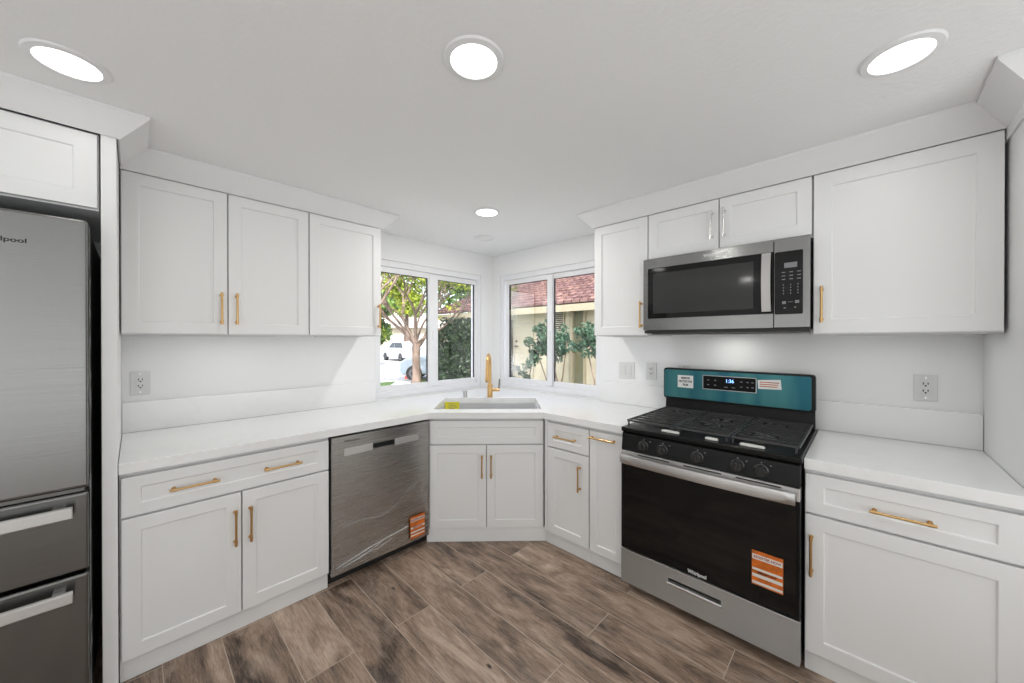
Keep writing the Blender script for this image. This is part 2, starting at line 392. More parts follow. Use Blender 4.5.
# --- right run: drawer+door cabinet, pull-out cabinet
t = thing('base_cabinet', 'narrow white cabinet right of the sink with a small drawer above one door', 'cabinet', (1.247, 0, 0), ROT_R)
BR = .6475
base_box(t, .333, BR)
MB().box(-.024, .0, -(BR-.004), -(BR-.03), .1, ZBOX).build('filler_strip', M['paint'], t)
MB().box(-.034, -.001, -(BR-.032), -(BR-.05), 0, .099).build('filler_strip', M['paint'], t)
d = shaker('drawer', t, .004, .329, ZD2, ZD1, -BR, rail=.05, railz=.045); pull(d, .158, .765, -BR, .165, False)
d = shaker('door', t, .004, .329, ZDB, ZD3, -BR); pull(d, .268, .53, -BR, .158)
t = thing('base_cabinet', 'tall narrow white pull-out cabinet with one full height door beside the range', 'cabinet', (1.581, 0, 0), ROT_R)
base_box(t, .234, BR)
d = shaker('door', t, .004, .230, ZDB, ZD1, -BR, rail=.05); pull(d, .098, .812, -BR, .17, False)
# --- right base cabinet
t = thing('base_cabinet', 'wide white base cabinet right of the range, one drawer over one door', 'cabinet', (2.636, 0, 0), ROT_R)
base_box(t, .566, BR)
d = shaker('drawer', t, .004, .562, ZD2, ZD1, -BR, rail=.06, railz=.047); pull(d, .282, .760, -BR, .165, False)
d = shaker('door', t, .004, .562, ZDB, ZD3, -BR, rail=.06); pull(d, .024, .517, -BR)

# --- wall cabinets
UZ0, UZ1 = 1.447, 2.203
def wall_box(t, w, depth, z0=UZ0, z1=2.212):
    MB().box(0, w, -(depth-.021), .045, z0-.006, z1).build('carcass', M['box'], t, bevel=.001, seg=1)
UL, UR = .343, .358
t = thing('wall_cabinet', 'double door white wall cabinet above the left counter', 'cabinet', (0, -2.668, 0), ROT_L)
wall_box(t, .797, UL)
d = shaker('door', t, .004, .394, UZ0, UZ1, -UL); pull(d, .368, 1.582, -UL)
d = shaker('door', t, .400, .794, UZ0, UZ1, -UL); pull(d, .434, 1.582, -UL)
t = thing('wall_cabinet', 'single door white wall cabinet next to the left window', 'cabinet', (0, -1.870, 0), ROT_L)
wall_box(t, .470, UL)
d = shaker('door', t, .004, .467, UZ0, UZ1, -UL); pull(d, .446, 1.582, -UL)
t = thing('wall_cabinet', 'single door white wall cabinet between right window and microwave', 'cabinet', (1.439, 0, 0), ROT_R)
wall_box(t, .390, UR)
d = shaker('door', t, .003, .387, UZ0, UZ1, -UR); pull(d, .350, 1.578, -UR)
t = thing('wall_cabinet', 'short white two door cabinet with silver pulls above the microwave', 'cabinet', (1.830, 0, 0), ROT_R)
wall_box(t, .808, UR, 1.917)
d = shaker('door', t, .003, .402, 1.925, UZ1, -UR); pull(d, .370, 2.060, -UR, .155, m=M['nickel'])
d = shaker('door', t, .407, .805, 1.925, UZ1, -UR); pull(d, .432, 2.060, -UR, .155, m=M['nickel'])
t = thing('wall_cabinet', 'wide single door white wall cabinet right of the microwave', 'cabinet', (2.639, 0, 0), ROT_R)
wall_box(t, .560, UR)
d = shaker('door', t, .004, .557, UZ0, UZ1, -UR, rail=.065); pull(d, .034, 1.582, -UR)
t = thing('over_fridge_cabinet', 'white cabinet above the refrigerator', 'cabinet', (0, -3.62, 0), ROT_L)
MB().box(0, .902, -.64, .045, 1.922, 2.222).build('carcass', M['box'], t)
shaker('door', t, .452, .898, 1.928, 2.212, -.662, rail=.06); shaker('door', t, .004, .446, 1.928, 2.212, -.662, rail=.06)
# fridge side panel, tall cabinet
t = MB().box(-.045, .668, -2.713, -2.671, 0, 2.225).build('side_panel', M['paint'], bevel=.0015)
tag(t, 'tall white panel between refrigerator and left cabinets', 'panel')
t = thing('tall_cabinet', 'tall white cabinet side at the right end of the counter', 'cabinet', (3.208, 0, 0), ROT_R)
MB().box(0, .75, -.63, .045, .0, 2.212).build('carcass', M['paint'], t, bevel=.002)
MB().box(-.008, -.0005, -.632, .04, 2.165, 2.207).build('frieze_strip', M['paint'], t, bevel=.001)
shaker('door', t, .004, .746, .1, 2.2, -.652)

# --- crown moulding: sloped boards with mitred returns
def crown(name, label, path, z0, z1=CEIL, out=.09):
    """path: plan polyline at the cabinet faces, outward is on its right-hand side"""
    n = len(path); nor = []
    for i in range(n-1):
        d = Vector((path[i+1][0]-path[i][0], path[i+1][1]-path[i][1])).normalized(); nor.append(Vector((d.y, -d.x)))
    def off(i, k):
        if i == 0: o = nor[0]
        elif i == n-1: o = nor[-1]
        else:
            a, b = nor[i-1], nor[i]; o = (a+b)/(1+a.dot(b))
        return Vector(path[i])+o*k
    vs = []
    prof = [(0.0, z0), (.006, z0-.004), (out, z1-.012), (out, z1-.0005), (out-.02, z1-.0005), (0.0, z0+.02)]
    for i in range(n):
        for k, z in prof:
            q = off(i, k); vs.append((q.x, q.y, z))
    m = len(prof); fs = []
    for i in range(n-1):
        for k in range(m): fs.append((i*m+k, i*m+(k+1) % m, (i+1)*m+(k+1) % m, (i+1)*m+k))
    fs += [tuple(range(m)), tuple(range((n-1)*m, n*m))[::-1]]
    mb = MB(); mb.add(vs, fs); return struct(name, mb, M['trim'], label)
crown('trim_1', 'white crown moulding above the left wall cabinets', [(.344, -2.667), (.344, -1.398), (WX+.002, -1.398)][::1], 2.208)
crown('trim_2', 'white crown moulding above the right wall cabinets', [(1.438, WY-.002), (1.438, -.359), (3.205, -.359)], 2.208)
crown('trim_3', 'white crown moulding above the refrigerator cabinet', [(.669, -3.62), (.669, -2.668), (.346, -2.668)], 2.219)
crown('trim_4', 'white crown moulding on the tall cabinet', [(3.207, -.362), (3.207, -.655), (3.96, -.655)], 2.208)

# ------------------------------------------------------------------ countertops
Q2 = math.sqrt(2)
def sd(s, d): return ((d+s)/Q2, (s-d)/Q2)
def slab(name, outer, hole, z0, z1, m, label, cat):
    bm = bmesh.new()
    def loop(pts):
        vs = [bm.verts.new((x, y, z0)) for x, y in pts]
        return [bm.edges.new((vs[i], vs[(i+1) % len(vs)])) for i in range(len(vs))]
    ed = loop(outer)+(loop(hole) if hole else [])
    r = bmesh.ops.triangle_fill(bm, edges=ed, use_beauty=True, use_dissolve=True)
    fs = [f for f in bm.faces]
    ex = bmesh.ops.extrude_face_region(bm, geom=fs)
    for g in ex['geom']:
        if isinstance(g, bmesh.types.BMVert): g.co.z = z1
    bmesh.ops.recalc_face_normals(bm, faces=bm.faces)
    me = bpy.data.meshes.new(name); bm.to_mesh(me); bm.free(); me.materials.append(m)
    o = bpy.data.objects.new(name, me); COL.objects.link(o)
    md = o.modifiers.new('bevel', 'BEVEL'); md.width = .002; md.segments = 2; md.limit_method = 'ANGLE'; md.angle_limit = math.radians(50)
    return tag(o, label, cat)
HZ0, HZ1 = .8695, .914
e = .001
slab('countertop', [(WX+e, -2.669), (.664, -2.669), (.664, -1.2012), (1.2197, -.6586), (1.818, -.6586), (1.818, WY-e), (WX+e, WY-e)],
     [sd(-.388, 1.20), sd(.398, 1.20), sd(.398, .69), sd(-.388, .69)], HZ0, HZ1, M['quartz'], 'white quartz countertop turning the corner around the sink', 'countertop')
slab('countertop', [(2.636, -.6586), (3.206, -.6586), (3.206, WY-e), (2.636, WY-e)], None, HZ0, HZ1, M['quartz'], 'short white quartz countertop right of the range', 'countertop')
t = MB().box(WX+e, WX+.021, -2.669, LWa-.002, HZ1+.001, 1.078).build('backsplash', M['quartz'], bevel=.0015)
tag(t, 'low white quartz backsplash strip left of the left window', 'backsplash')
t = MB().box(RWb+.002, 3.206, WY-.021, WY-e, HZ1+.001, 1.078).build('backsplash', M['quartz'], bevel=.0015)
tag(t, 'low white quartz backsplash strip running behind the range to the right end', 'backsplash')

# ------------------------------------------------------------------ sink, faucet, dispenser
t = thing('sink', 'stainless undermount kitchen sink in the corner counter', 'sink', (0, 0, 0), ROT_D)
s = MB(); x0, x1, y0, y1, zt, zb = -.392, .402, -1.204, -.686, .8685, .665; th = .004
s.box(x0, x0+th, y0, y1, zb, zt); s.box(x1-th, x1, y0, y1, zb, zt); s.box(x0+th, x1-th, y0, y0+th, zb, zt); s.box(x0+th, x1-th, y1-th, y1, zb, zt)
s.box(x0+th, x1-th, y0+th, y1-th, zb-.004, zb)
s.build('basin', M['sink_steel'], t, bevel=.001, seg=1)
MB().lathe([(.001, .003), (.03, .003), (.042, .006), (.045, .001), (.045, .0)], (0, -.90, zb)).build('drain', M['chrome'], t, smooth=True)
lb = MB().box(-.385, -.262, -.6915, -.6905, .775, .880).build('label', M['yellow'], t); tag(lb, 'yellow label')
for i in range(4):
    MB().box(-.36+.01*(i % 2), -.30+.012*(i % 3), -.6921, -.6917, .862-.014*i, .866-.014*i).build('print_line', M['grey_print'], lb)

t = thing('faucet', 'brushed gold gooseneck kitchen faucet behind the sink', 'faucet', (*sd(0, .64), HZ1+.0005), ROT_D)
MB().lathe([(.028, 0), (.028, .006), (.0235, .008), (.0235, .108), (.0205, .114), (.0, .114)], n=28, cap=False).build('body', M['gold'], t, smooth=True)
arc = [(0, 0, .10), (0, 0, .27)]
R_ = .080; sxn = -.10
for k in range(13):
    a = PI*k/12; h = R_-R_*math.cos(a)
    arc.append((sxn*h, -h, .275+R_*math.sin(a)*1.25))
arc.append((sxn*2*R_, -2*R_, .26))
MB().tube(arc, .0135, 16).build('neck', M['gold'], t, smooth=True)
ex, ey = sxn*2*R_, -2*R_
MB().lathe([(.0145, .27), (.0155, .262), (.0155, .215), (.013, .212), (.0165, .206), (.0165, .150), (.014, .146), (0, .146)], (ex, ey, 0), n=24, cap=False).build('spray_head', M['gold'], t, smooth=True)
h = MB().tube([(.015, 0, .062), (.086, 0, .062)], .013, 18).build('handle', M['gold'], t, smooth=True)
MB().tube([(.078, 0, .066), (.080, 0, .10), (.083, -.004, .158)], [.008, .0075, .007], 12).build('lever', M['lever'], h, smooth=True)
t = MB().lathe([(.0185, 0), (.0185, .044), (.016, .052), (0, .053)], n=24, cap=False).build('air_gap_cap', M['lever2'], smooth=True)
t.location = (*sd(-.218, .635), HZ1+.0005); tag(t, 'short round chrome air gap cap left of the faucet', 'air gap cap')

# ------------------------------------------------------------------ dishwasher
t = thing('dishwasher', 'stainless steel dishwasher between base cabinet and sink cabinet', 'dishwasher', (0, -1.855, 0), ROT_L)
w = .648
MB().box(.004, w-.004, -.60, .03, .09, .862).build('tub', M['rubber'], t)
MB().box(.004, w-.004, -.590, -.57, .001, .0895).build('kick_plate', M['rubber'], t)
zf0, zf1, yf = .068, .856, -.652
b = MB()
px0, px1, pz0, pz1 = .247, .389, .748, .780
# door skin with a pocket opening
b.box(.004, w-.004, yf, -.602, zf0, pz0).box(.004, w-.004, yf, -.602, pz1, zf1).box(.004, px0, yf, -.602, pz0, pz1).box(px1, w-.004, yf, -.602, pz0, pz1)
d = b.build('door', M['dishwasher_steel'], t)
MB().box(px0, px1, -.616, -.603, pz0, pz1).build('pocket_handle', M['dark'], t)
for (a, c) in ((.075, px0-.002), (px1+.002, .565)):
    MB().box(a, c, yf-.0008, yf-.0001, .741, .784).build('control_strip', M['strip_steel'], t)
text('logo', 'Whirlpool', .018, M['dark'], t, (.120, yf-.0006, .826), FRONT, width=.088)
# loosened protective film with bright creases, orange stickers
def crease(pts, r, par):
    mb = MB(); mb.tube([(p[0]+1.855, -.6585-.004*abs(math.sin(i*2.1)), p[1]) for i, p in enumerate(pts)], [r*(.6+.6*random.random()) for _ in pts], 6)
    return mb.build('film_crease', M['crease'], par, smooth=True)
fb = MB(); random.seed(3)
nx, nz = 34, 22; vs = []; fs = []
top = [(-1.84, .30), (-1.75, .335), (-1.60, .325), (-1.50, .34), (-1.42, .40), (-1.35, .455), (-1.298, .507), (-1.27, .46), (-1.24, .35), (-1.215, .24)]
def topz(y):
    for (a, za), (c, zc) in zip(top, top[1:]):
        if a <= y <= c: return za+(zc-za)*(y-a)/(c-a)
    return top[-1][1]
for i in range(nx+1):
    y = -1.84+(.625)*i/nx
    for j in range(nz+1):
        z = .085+(topz(y)-.085)*j/nz
        wv = .0025*math.sin(9*z*3+17*y)+.002*math.sin(41*y+23*z)+.0015*random.random()
        vs.append((y+1.855, -.6575+wv*.8, z))
for i in range(nx):
    for j in range(nz): a = i*(nz+1)+j; fs.append((a, a+1, a+nz+2, a+nz+1))
fb.add(vs, fs); fo = fb.build('protective_film', M['film'], t, smooth=True); fo['label'] = 'loose clear protective film'
crease([(-1.81, .330), (-1.692, .344), (-1.564, .322), (-1.50, .338), (-1.445, .366), (-1.349, .452), (-1.298, .507), (-1.271, .45), (-1.244, .341), (-1.22, .233)], .0011, fo)
crease([(-1.826, .112), (-1.727, .136), (-1.629, .157), (-1.525, .17), (-1.371, .191)], .0034, fo)
crease([(-1.79, .103), (-1.70, .118), (-1.60, .146), (-1.53, .172), (-1.45, .18)], .0026, fo)
crease([(-1.761, .108), (-1.656, .133), (-1.583, .129), (-1.485, .154)], .0022, fo)
crease([(-1.414, .117), (-1.371, .125)], .0018, fo)
crease([(-1.382, .374), (-1.349, .432), (-1.30, .47)], .0010, fo)
crease([(-1.29, .44), (-1.262, .36), (-1.235, .25)], .0012, fo)
st = MB().box(.494, .604, -.6655, -.6645, .095, .240).build('sticker', M['orange'], t); st['label'] = 'orange registration sticker'
for (a, c) in ((.206, .226), (.160, .172), (.133, .142), (.112, .120)):
    MB().box(.496, .602, -.6665, -.6658, a, c).build('sticker_band', M['foam'], st)
text('sticker_text', 'REGISTER NOW', .016, M['red_print'], st, (.549, -.667, .216), FRONT, width=.10, bold=.0005)
text('sticker_text', 'IMPORTANT', .014, M['red_print'], st, (.549, -.667, .166), FRONT, width=.07, bold=.0005)

# ------------------------------------------------------------------ refrigerator
t = thing('refrigerator', 'tall stainless refrigerator with freezer drawers at the left edge', 'refrigerator', (0, -3.645, 0), ROT_L)
FW = .903
MB().box(.006, FW-.001, -.668, .03, .02, 1.835).build('body', M['fridge_side'], t, bevel=.004)
yf = -.75
for nm, z0, z1 in (('fridge_door', .872, 1.855), ('freezer_drawer', .568, .855), ('freezer_drawer', .05, .556)):
    if nm == 'fridge_door': d = MB().box(.0, FW, yf, -.672, z0, z1).build(nm, M['fridge_steel'], t, bevel=.010, seg=4)
    else: d = MB().box(.0, FW, yf, -.672, z0, z1).build(nm, M['steel_dark'], t, bevel=.010, seg=4)
    if nm == 'freezer_drawer':
        zc = z1-.055
        h = MB(); h.prism([(-.795, zc-.022), (-.802, zc-.018), (-.802, zc+.018), (-.795, zc+.022), (-.788, zc+.022), (-.788, zc-.022)], .05, FW-.035, 'x')
        h.box(.07, .10, -.789, yf, zc-.014, zc+.014).box(FW-.085, FW-.055, -.789, yf, zc-.014, zc+.014)
        h.build('handle', M['steel_light'], d, bevel=.002)
    else:
        MB().box(.012, .035, -.80, -.775, 1.0, 1.75).box(.014, .033, -.776, yf, 1.02, 1.05).box(.014, .033, -.776, yf, 1.70, 1.73).build('handle', M['steel_light'], d, bevel=.003)
MB().box(FW-.20, FW-.01, -.742, -.70, .8565, .8705).build('hinge_cover', M['steel_dark'], t, bevel=.002)
text('logo', 'Whirlpool', .021, M['dark'], t, (.711, yf-.0006, 1.752), FRONT, width=.112, bold=.0004)
ff = MB(); rnd_ = random.Random(4); vs = []; fs = []
for i in range(61):
    z = .06+1.78*i/60
    for j, yy in enumerate((-.742, -.715, -.690)): vs.append((FW+.0015+.0035*abs(math.sin(i*.9+j))*rnd_.random(), yy, z))
for i in range(60):
    for j in range(2): a = 3*i+j; fs.append((a, a+1, a+4, a+3))
ff.add(vs, fs); o_ = ff.build('protective_film', M['crease'], t, smooth=True); o_['label'] = 'crinkled clear protective film edge'
MB().box(.05, FW-.05, -.70, -.66, .003, .045).build('base_grille', M['rubber'], t)

# ------------------------------------------------------------------ range
RG = thing('gas_range', 'gas range with black oven door and teal film on its back panel', 'range', (1.824, 0, 0), ROT_R)
w = .806; t = RG
MB().box(.004, w-.004, -.655, .0, .035, .905).build('body', M['rubber'], t, bevel=.002)
for x in (.05, w-.05):
    for y in (-.60, -.06): MB().lathe([(.02, 0), (.02, .006), (.012, .01), (.012, .034)], (x, y, .0), n=14).build('foot', M['rubber'], t, smooth=True)
# storage drawer with recessed pull
yf = -.703
x0, x1, z0, z1 = .265, .510, .158, .182
b = MB(); b.box(.002, w-.002, yf, -.657, .05, z0).box(.002, w-.002, yf, -.657, z1, .232).box(.002, x0, yf, -.657, z0, z1).box(x1, w-.002, yf, -.657, z0, z1)
d = b.build('storage_drawer', M['steel_front'], t)
MB().box(.002, w-.002, yf-.004, yf+.01, .2325, .239).build('top_lip', M['steel_light'], d, bevel=.001)
p = MB(); p.prism([(yf+.002, z0-.012), (yf-.006, z0-.009), (yf-.009, z0+.000), (yf-.006, z0+.006), (yf+.006, z0+.008), (yf+.006, z0)], x0-.004, x1+.004, 'x')
p.build('pull_lip', M['steel_light'], d)
MB().box(x0, x1, yf+.022, yf+.026, z0, z1).build('pull_recess', M['steel_dark'], d)
# oven door
d = MB().box(.002, w-.002, yf, -.657, .243, .738).build('oven_door', M['blackgloss'], t, bevel=.003)
MB().box(.014, w-.014, yf-.0025, yf-.0003, .252, .730).build('door_glass', M['blackglass'], d, bevel=.001)
MB().box(.002, w-.002, yf-.002, -.657, .7385, .792).build('door_trim', M['steel_light'], d, bevel=.002)
sl = MB()
for x in (.10, .34, .57): sl.box(x, x+.17, yf-.0026, yf-.0021, .779, .785)
sl.build('vent_slot', M['dark'], d)
n = 24; top_ = []; hb = MB(); vs = []; fs = []
prof = [(0, -.024), (-.006, -.026), (-.010, -.016), (-.010, .014), (-.006, .024), (0, .022)]
for i in range(n+1):
    u = i/n; x = .006+(w-.022)*u; bow = yf-.018-.016*(1-(2*u-1)**2)
    for dy, dz in prof: vs.append((x, bow+dy, .752+dz))
m_ = len(prof)
for i in range(n):
    for k in range(m_): fs.append((i*m_+k, i*m_+(k+1) % m_, (i+1)*m_+(k+1) % m_, (i+1)*m_+k))
fs += [tuple(range(m_)), tuple(range(n*m_, (n+1)*m_))[::-1]]
hb.add(vs, fs); hb.build('handle', M['steel_light'], d, smooth=True)
for a_ in (.010, w-.060): MB().box(a_, a_+.040, yf-.022, yf-.002, .740, .768).build('handle_bracket', M['steel_light'], d, bevel=.003)
text('logo', 'Whirlpool', .026, M['white'], d, (.405, yf-.003, .262), FRONT, width=.085, bold=.0004)
st = MB().box(.634, .748, yf-.0042, yf-.0032, .326, .478).build('sticker', M['orange'], d); st['label'] = 'orange registration sticker'
for (a, c) in ((.440, .462), (.392, .402), (.362, .376), (.332, .343)): MB().box(.636, .746, yf-.0050, yf-.0043, a, c).build('sticker_band', M['foam'], st)
text('sticker_text', 'REGISTER NOW', .015, M['red_print'], st, (.691, yf-.0052, .451), FRONT, width=.10, bold=.0004)
text('sticker_text', 'IMPORTANT', .011, M['dark'], st, (.691, yf-.0046, .384), FRONT, width=.07, bold=.0004)
text('sticker_text', 'www.register.com', .011, M['dark'], st, (.691, yf-.0046, .418), FRONT, width=.085) if 0 else None
# control front
c = MB(); c.prism([(-.657, .7925), (-.700, .7945), (-.690, .885), (-.678, .893), (-.657, .893)], .002, w-.002, 'x')
cp = c.build('control_panel', M['blackgloss'], t, bevel=.002)
for kx in (.131, .234, .404, .577, .668):
    k = MB(); yk = -.6955
    k.lathe([(.029, yk), (.029, yk-.007), (.0235, yk-.010), (.0215, yk-.030), (.019, yk-.033), (0, yk-.033)], (kx, 0, .838), n=28, axis='y', cap=False)
    ko = k.build('knob', M['knob'], t, smooth=True)
    MB().box(kx-.0045, kx+.0045, yk-.040, yk-.026, .820, .858).build('grip', M['knob'], ko, bevel=.002)
    MB().box(kx-.003, kx+.003, yk-.0008, yk-.0002, .868, .873).build('marking', M['grey_print'], cp)
    MB().box(kx+.03, kx+.038, yk-.0008, yk-.0002, .862, .866).build('marking', M['grey_print'], cp)
# cooktop
ct = MB().box(-.004, w+.004, -.694, -.035, .8955, .921).build('cooktop', M['blackgloss'], t, bevel=.006, seg=3)
def burner(x, y, r):
    b = MB().lathe([(r*1.25, .0), (r*1.2, .006), (r*.8, .010), (r*.8, .016), (r, .018), (r, .024), (r*.9, .027), (0, .027)], (x, y, .9215), n=28, cap=False)
    b.build('burner', M['iron'], ct, smooth=True)
for x, y, r in ((.155, -.50, .042), (.155, -.20, .036), (.650, -.50, .046), (.650, -.20, .032)): burner(x, y, r)
b = MB(); b.prism([(.403+.036*math.cos(a*PI/12), -.35+.10*math.sin(a*PI/12)) for a in range(24)], .9215, .944); b.build('burner', M['iron'], ct)
def grate(xa, xb, bx, by):
    g = MB(); z0, z1 = .946, .957; ya, yb = -.645, -.075; q = .010
    g.box(xa, xa+q, ya, yb, z0, z1).box(xb-q, xb, ya, yb, z0, z1)
    ny = 9
    for i in range(ny+1):
        y = ya+(yb-ya-q)*i/ny
        gap = [c_ for c_ in by if abs(y+q/2-c_) < .030]
        if gap and i not in (0, ny):
            g.box(xa+q, bx-.055, y, y+q*.85, z0, z1).box(bx+.055, xb-q, y, y+q*.85, z0, z1)
        else: g.box(xa+q, xb-q, y, y+q*.85, z0, z1)
    for c_ in by:
        for k in range(4):
            a = PI/4+PI/2*k; g.tube([(bx+.014*math.cos(a), c_+.014*math.sin(a), (z0+z1)/2), (bx+.062*math.cos(a), c_+.040*math.sin(a), (z0+z1)/2)], .0045, 6)
    for x in (xa+.004, xb-.018):
        for y in (ya+.002, yb-.016, (ya+yb)/2): g.box(x, x+.008, y, y+.010, .9215, z0)
    return g.build('grate', M['iron'], ct, bevel=.0015, seg=1)
grate(.008, .270, .155, (-.50, -.20)); grate(.274, .532, .403, (-.43, -.27)); grate(.536, .798, .650, (-.50, -.20))
# back guard
MB().box(.004, w-.004, -.034, .0, .9055, 1.21).build('back_guard', M['blackgloss'], t)
MB().prism([(-.0345, .9215), (-.060, .9215), (-.046, 1.03), (-.0345, 1.03)], .002, w-.002, 'x').build('riser', M['blackgloss'], t)
def rrect(x0, x1, z0, z1, r, n=5):
    o = []
    for cx_, cz_, a0 in ((x1-r, z1-r, 0), (x0+r, z1-r, PI/2), (x0+r, z0+r, PI), (x1-r, z0+r, 1.5*PI)):
        for k in range(n+1): a = a0+PI/2*k/n; o.append((cx_+r*math.cos(a), cz_+r*math.sin(a)))
    return o
bp = MB().prism(rrect(-.004, w+.002, 1.018, 1.225, .018), -.078, -.0345, 'y').build('control_back_panel', M['blackgloss'], t, bevel=.004)
MB().prism(rrect(.003, w-.016, 1.030, 1.214, .013), -.081, -.0783, 'y').build('protective_film', M['teal'], bp)['label'] = 'teal protective film'
MB().prism(rrect(.246, .540, 1.100, 1.190, .004), -.0816, -.0811, 'y').build('film_edge', M['steel_light'], bp)
dp = MB().prism(rrect(.250, .536, 1.104, 1.186, .003), -.083, -.0817, 'y').build('display', M['display_black'], bp)
text('digits', '1:36', .030, M['blue_led'], dp, (.400, -.0834, 1.160), FRONT, width=.040)
for x in (.28, .32, .462, .495, .52):
    for z in (1.128, 1.158): MB().box(x-.006, x+.006, -.0835, -.0831, z, z+.005).build('key_print', M['grey_print'], dp)
b = MB(); b.box(.37, .39, -.0835, -.0831, 1.120, 1.124).box(.41, .43, -.0835, -.0831, 1.120, 1.124)
b.build('key_print', M['grey_print'], dp)
lb = MB().box(.092, .190, -.0830, -.0815, 1.098, 1.180).build('label', M['white'], bp); lb['label'] = 'white remove film label'
for i, s_ in enumerate(('REMOVE', 'PROTECTIVE', 'FILM')):
    text('label_text', s_, .019, M['dark'], lb, (.141, -.0833, 1.161-.022*i), FRONT, width=(.055, .082, .032)[i], bold=.0006)
lb = MB().prism([(.548, 1.128), (.660, 1.132), (.655, 1.188), (.545, 1.180)], -.0830, -.0815, 'y').build('label', M['white'], bp); lb['label'] = 'white label with red print'
for i in range(3):
    MB().box(.556, .648-.004*i, -.0834, -.0831, 1.166-.012*i, 1.171-.012*i).build('label_line', M['orange'], lb)
# packing strips left on the cooktop
for (x, y, l, lab) in ((.255, -.665, .095, 'white packing strip on the front left of the cooktop'), (.455, -.668, .06, 'white packing strip on the cooktop above the middle knob'), (.625, -.668, .10, 'white packing strip on the front right of the cooktop')):
    o = MB().prism([(-l/2, -.010), (-l*.1, -.014), (l/2, -.006), (l/2-.006, .009), (0, .012), (-l/2+.004, .008)], 0, .011).build('packing_strip', M['foam'], bevel=.003)
    o.location = (1.824+x, y+.02, .9215); o.rotation_euler = (0, 0, -.05); tag(o, lab, 'packing strip')

# ------------------------------------------------------------------ microwave
t = thing('microwave', 'stainless over-the-range microwave with black glass door', 'microwave', (1.829, 0, 0), ROT_R)
w = .806
MB().box(.002, w-.002, -.385, .03, 1.470, 1.908).build('body', M['rubber'], t, bevel=.002)
yf = -.422
dx = .664
b = MB(); b.box(0, .028, yf, -.386, 1.475, 1.910).box(.028, dx, yf, -.386, 1.475, 1.545).box(.028, dx, yf, -.386, 1.852, 1.910)
d = b.build('door', M['steel'], t)
MB().box(.028, dx, yf+.002, -.386, 1.5455, 1.8515).build('door_glass', M['blackglass'], d)
MB().box(.060, .580, yf+.0008, yf+.0018, 1.575, 1.818).build('window_screen', mat('microwave_window', (.03, .03, .03), .08), d)
hp = MB(); vs = []; fs = []; n = 12
for i in range(n+1):
    u = i/n; z = 1.556+(1.845-1.556)*u; o_ = yf-.026-.016*(1-(2*u-1)**2)
    for x, y in ((.620, o_), (.658, o_), (.655, o_+.010), (.623, o_+.010)): vs.append((x, y, z))
for i in range(n):
    for k in range(4): fs.append((i*4+k, i*4+(k+1) % 4, (i+1)*4+(k+1) % 4, (i+1)*4+k))
fs += [(0, 1, 2, 3), (n*4+3, n*4+2, n*4+1, n*4)]
hp.add(vs, fs); hp.box(.628, .650, yf-.028, yf+.001, 1.560, 1.582).box(.628, .650, yf-.028, yf+.001, 1.82, 1.842); hp.build('handle', M['steel_light'], d, smooth=True)
cpn = MB().box(dx+.003, w, yf, -.386, 1.475, 1.910).build('control_panel', M['steel'], t, bevel=.002)
MB().prism(rrect(dx+.006, .780, 1.540, 1.846, .006), yf-.0012, yf-.0002, 'y').build('keypad', M['blackglass'], cpn)
MB().box(.708, .758, yf-.0018, yf-.0013, 1.765, 1.790).build('display', M['grey_print'], cpn)
for r in range(3):
    b = MB()
    for c_ in range(3): b.box(.698+.030*c_, .712+.030*c_, yf-.0017, yf-.0013, 1.742-.017*r, 1.746-.017*r)
    b.build('key_print', M['grey_print'], cpn)
for r in range(4):
    b = MB()
    for c_ in range(3): b.box(.703+.028*c_, .707+.028*c_, yf-.0017, yf-.0013, 1.680-.014*r, 1.686-.014*r)
    b.build('key_print', M['grey_print'], cpn)
b = MB(); b.box(.700, .715, yf-.0017, yf-.0013, 1.590, 1.603).box(.750, .766, yf-.0017, yf-.0013, 1.592, 1.606).box(.725, .742, yf-.0017, yf-.0013, 1.598, 1.600)
b.box(.706, .714, yf-.0017, yf-.0013, 1.568, 1.573).box(.748, .754, yf-.0017, yf-.0013, 1.570, 1.575)
b.build('key_print', M['grey_print'], cpn)
text('logo', 'Whirlpool', .026, M['white'], d, (.40, yf-.0006, 1.882), FRONT, width=.11, bold=.0003)
MB().box(.03, w-.03, -.372, -.02, 1.448, 1.4695).build('underside_vent', M['steel_dark'], t, bevel=.004)
MB().box(.002, w-.002, -.41, -.387, 1.4555, 1.4735).build('vent_grille', M['rubber'], t)
MB().box(.37, .43, -.15, -.09, 1.4472, 1.4478).build('hob_lamp', M['plate'], t)
lamp('hob_light', 'AREA', (2.23, -.12, 1.4465), .5, (0, 0, -1), .05, .05, (1, .98, .94))

# ------------------------------------------------------------------ outlets and switches
def outlet(loc, rz, label, ww=.078):
    t = thing('power_outlet', label, 'outlet', loc, rz)
    MB().box(-ww/2, ww/2, -.006, -.0003, -.064, .064).build('cover_plate', M['plate'], t, bevel=.002)
    r = MB().box(-.018, .018, -.0085, -.0062, -.034, .034).build('receptacle', M['plate'], t, bevel=.001)
    s_ = MB()
    for z in (.017, -.017):
        s_.box(-.0095, -.0060, -.0095, -.0086, z-.002, z+.009).box(.0060, .0095, -.0095, -.0086, z-.001, z+.009)
        s_.lathe([(.0038, -.0095), (.0038, -.0086)], (0, 0, z-.007), n=10, axis='y')
    s_.build('slots', M['dark'], r)
    s_ = MB()
    for z in (.049, -.049): s_.lathe([(.003, -.0068), (.003, -.0061)], (0, 0, z), n=10, axis='y')
    s_.build('screw', M['nickel'], r)
    return t
outlet((WX, -2.600, 1.177), ROT_L, 'white power outlet on the wall above the far left counter')
outlet((1.680, WY, 1.184), ROT_R, 'white power outlet between light switch and range')
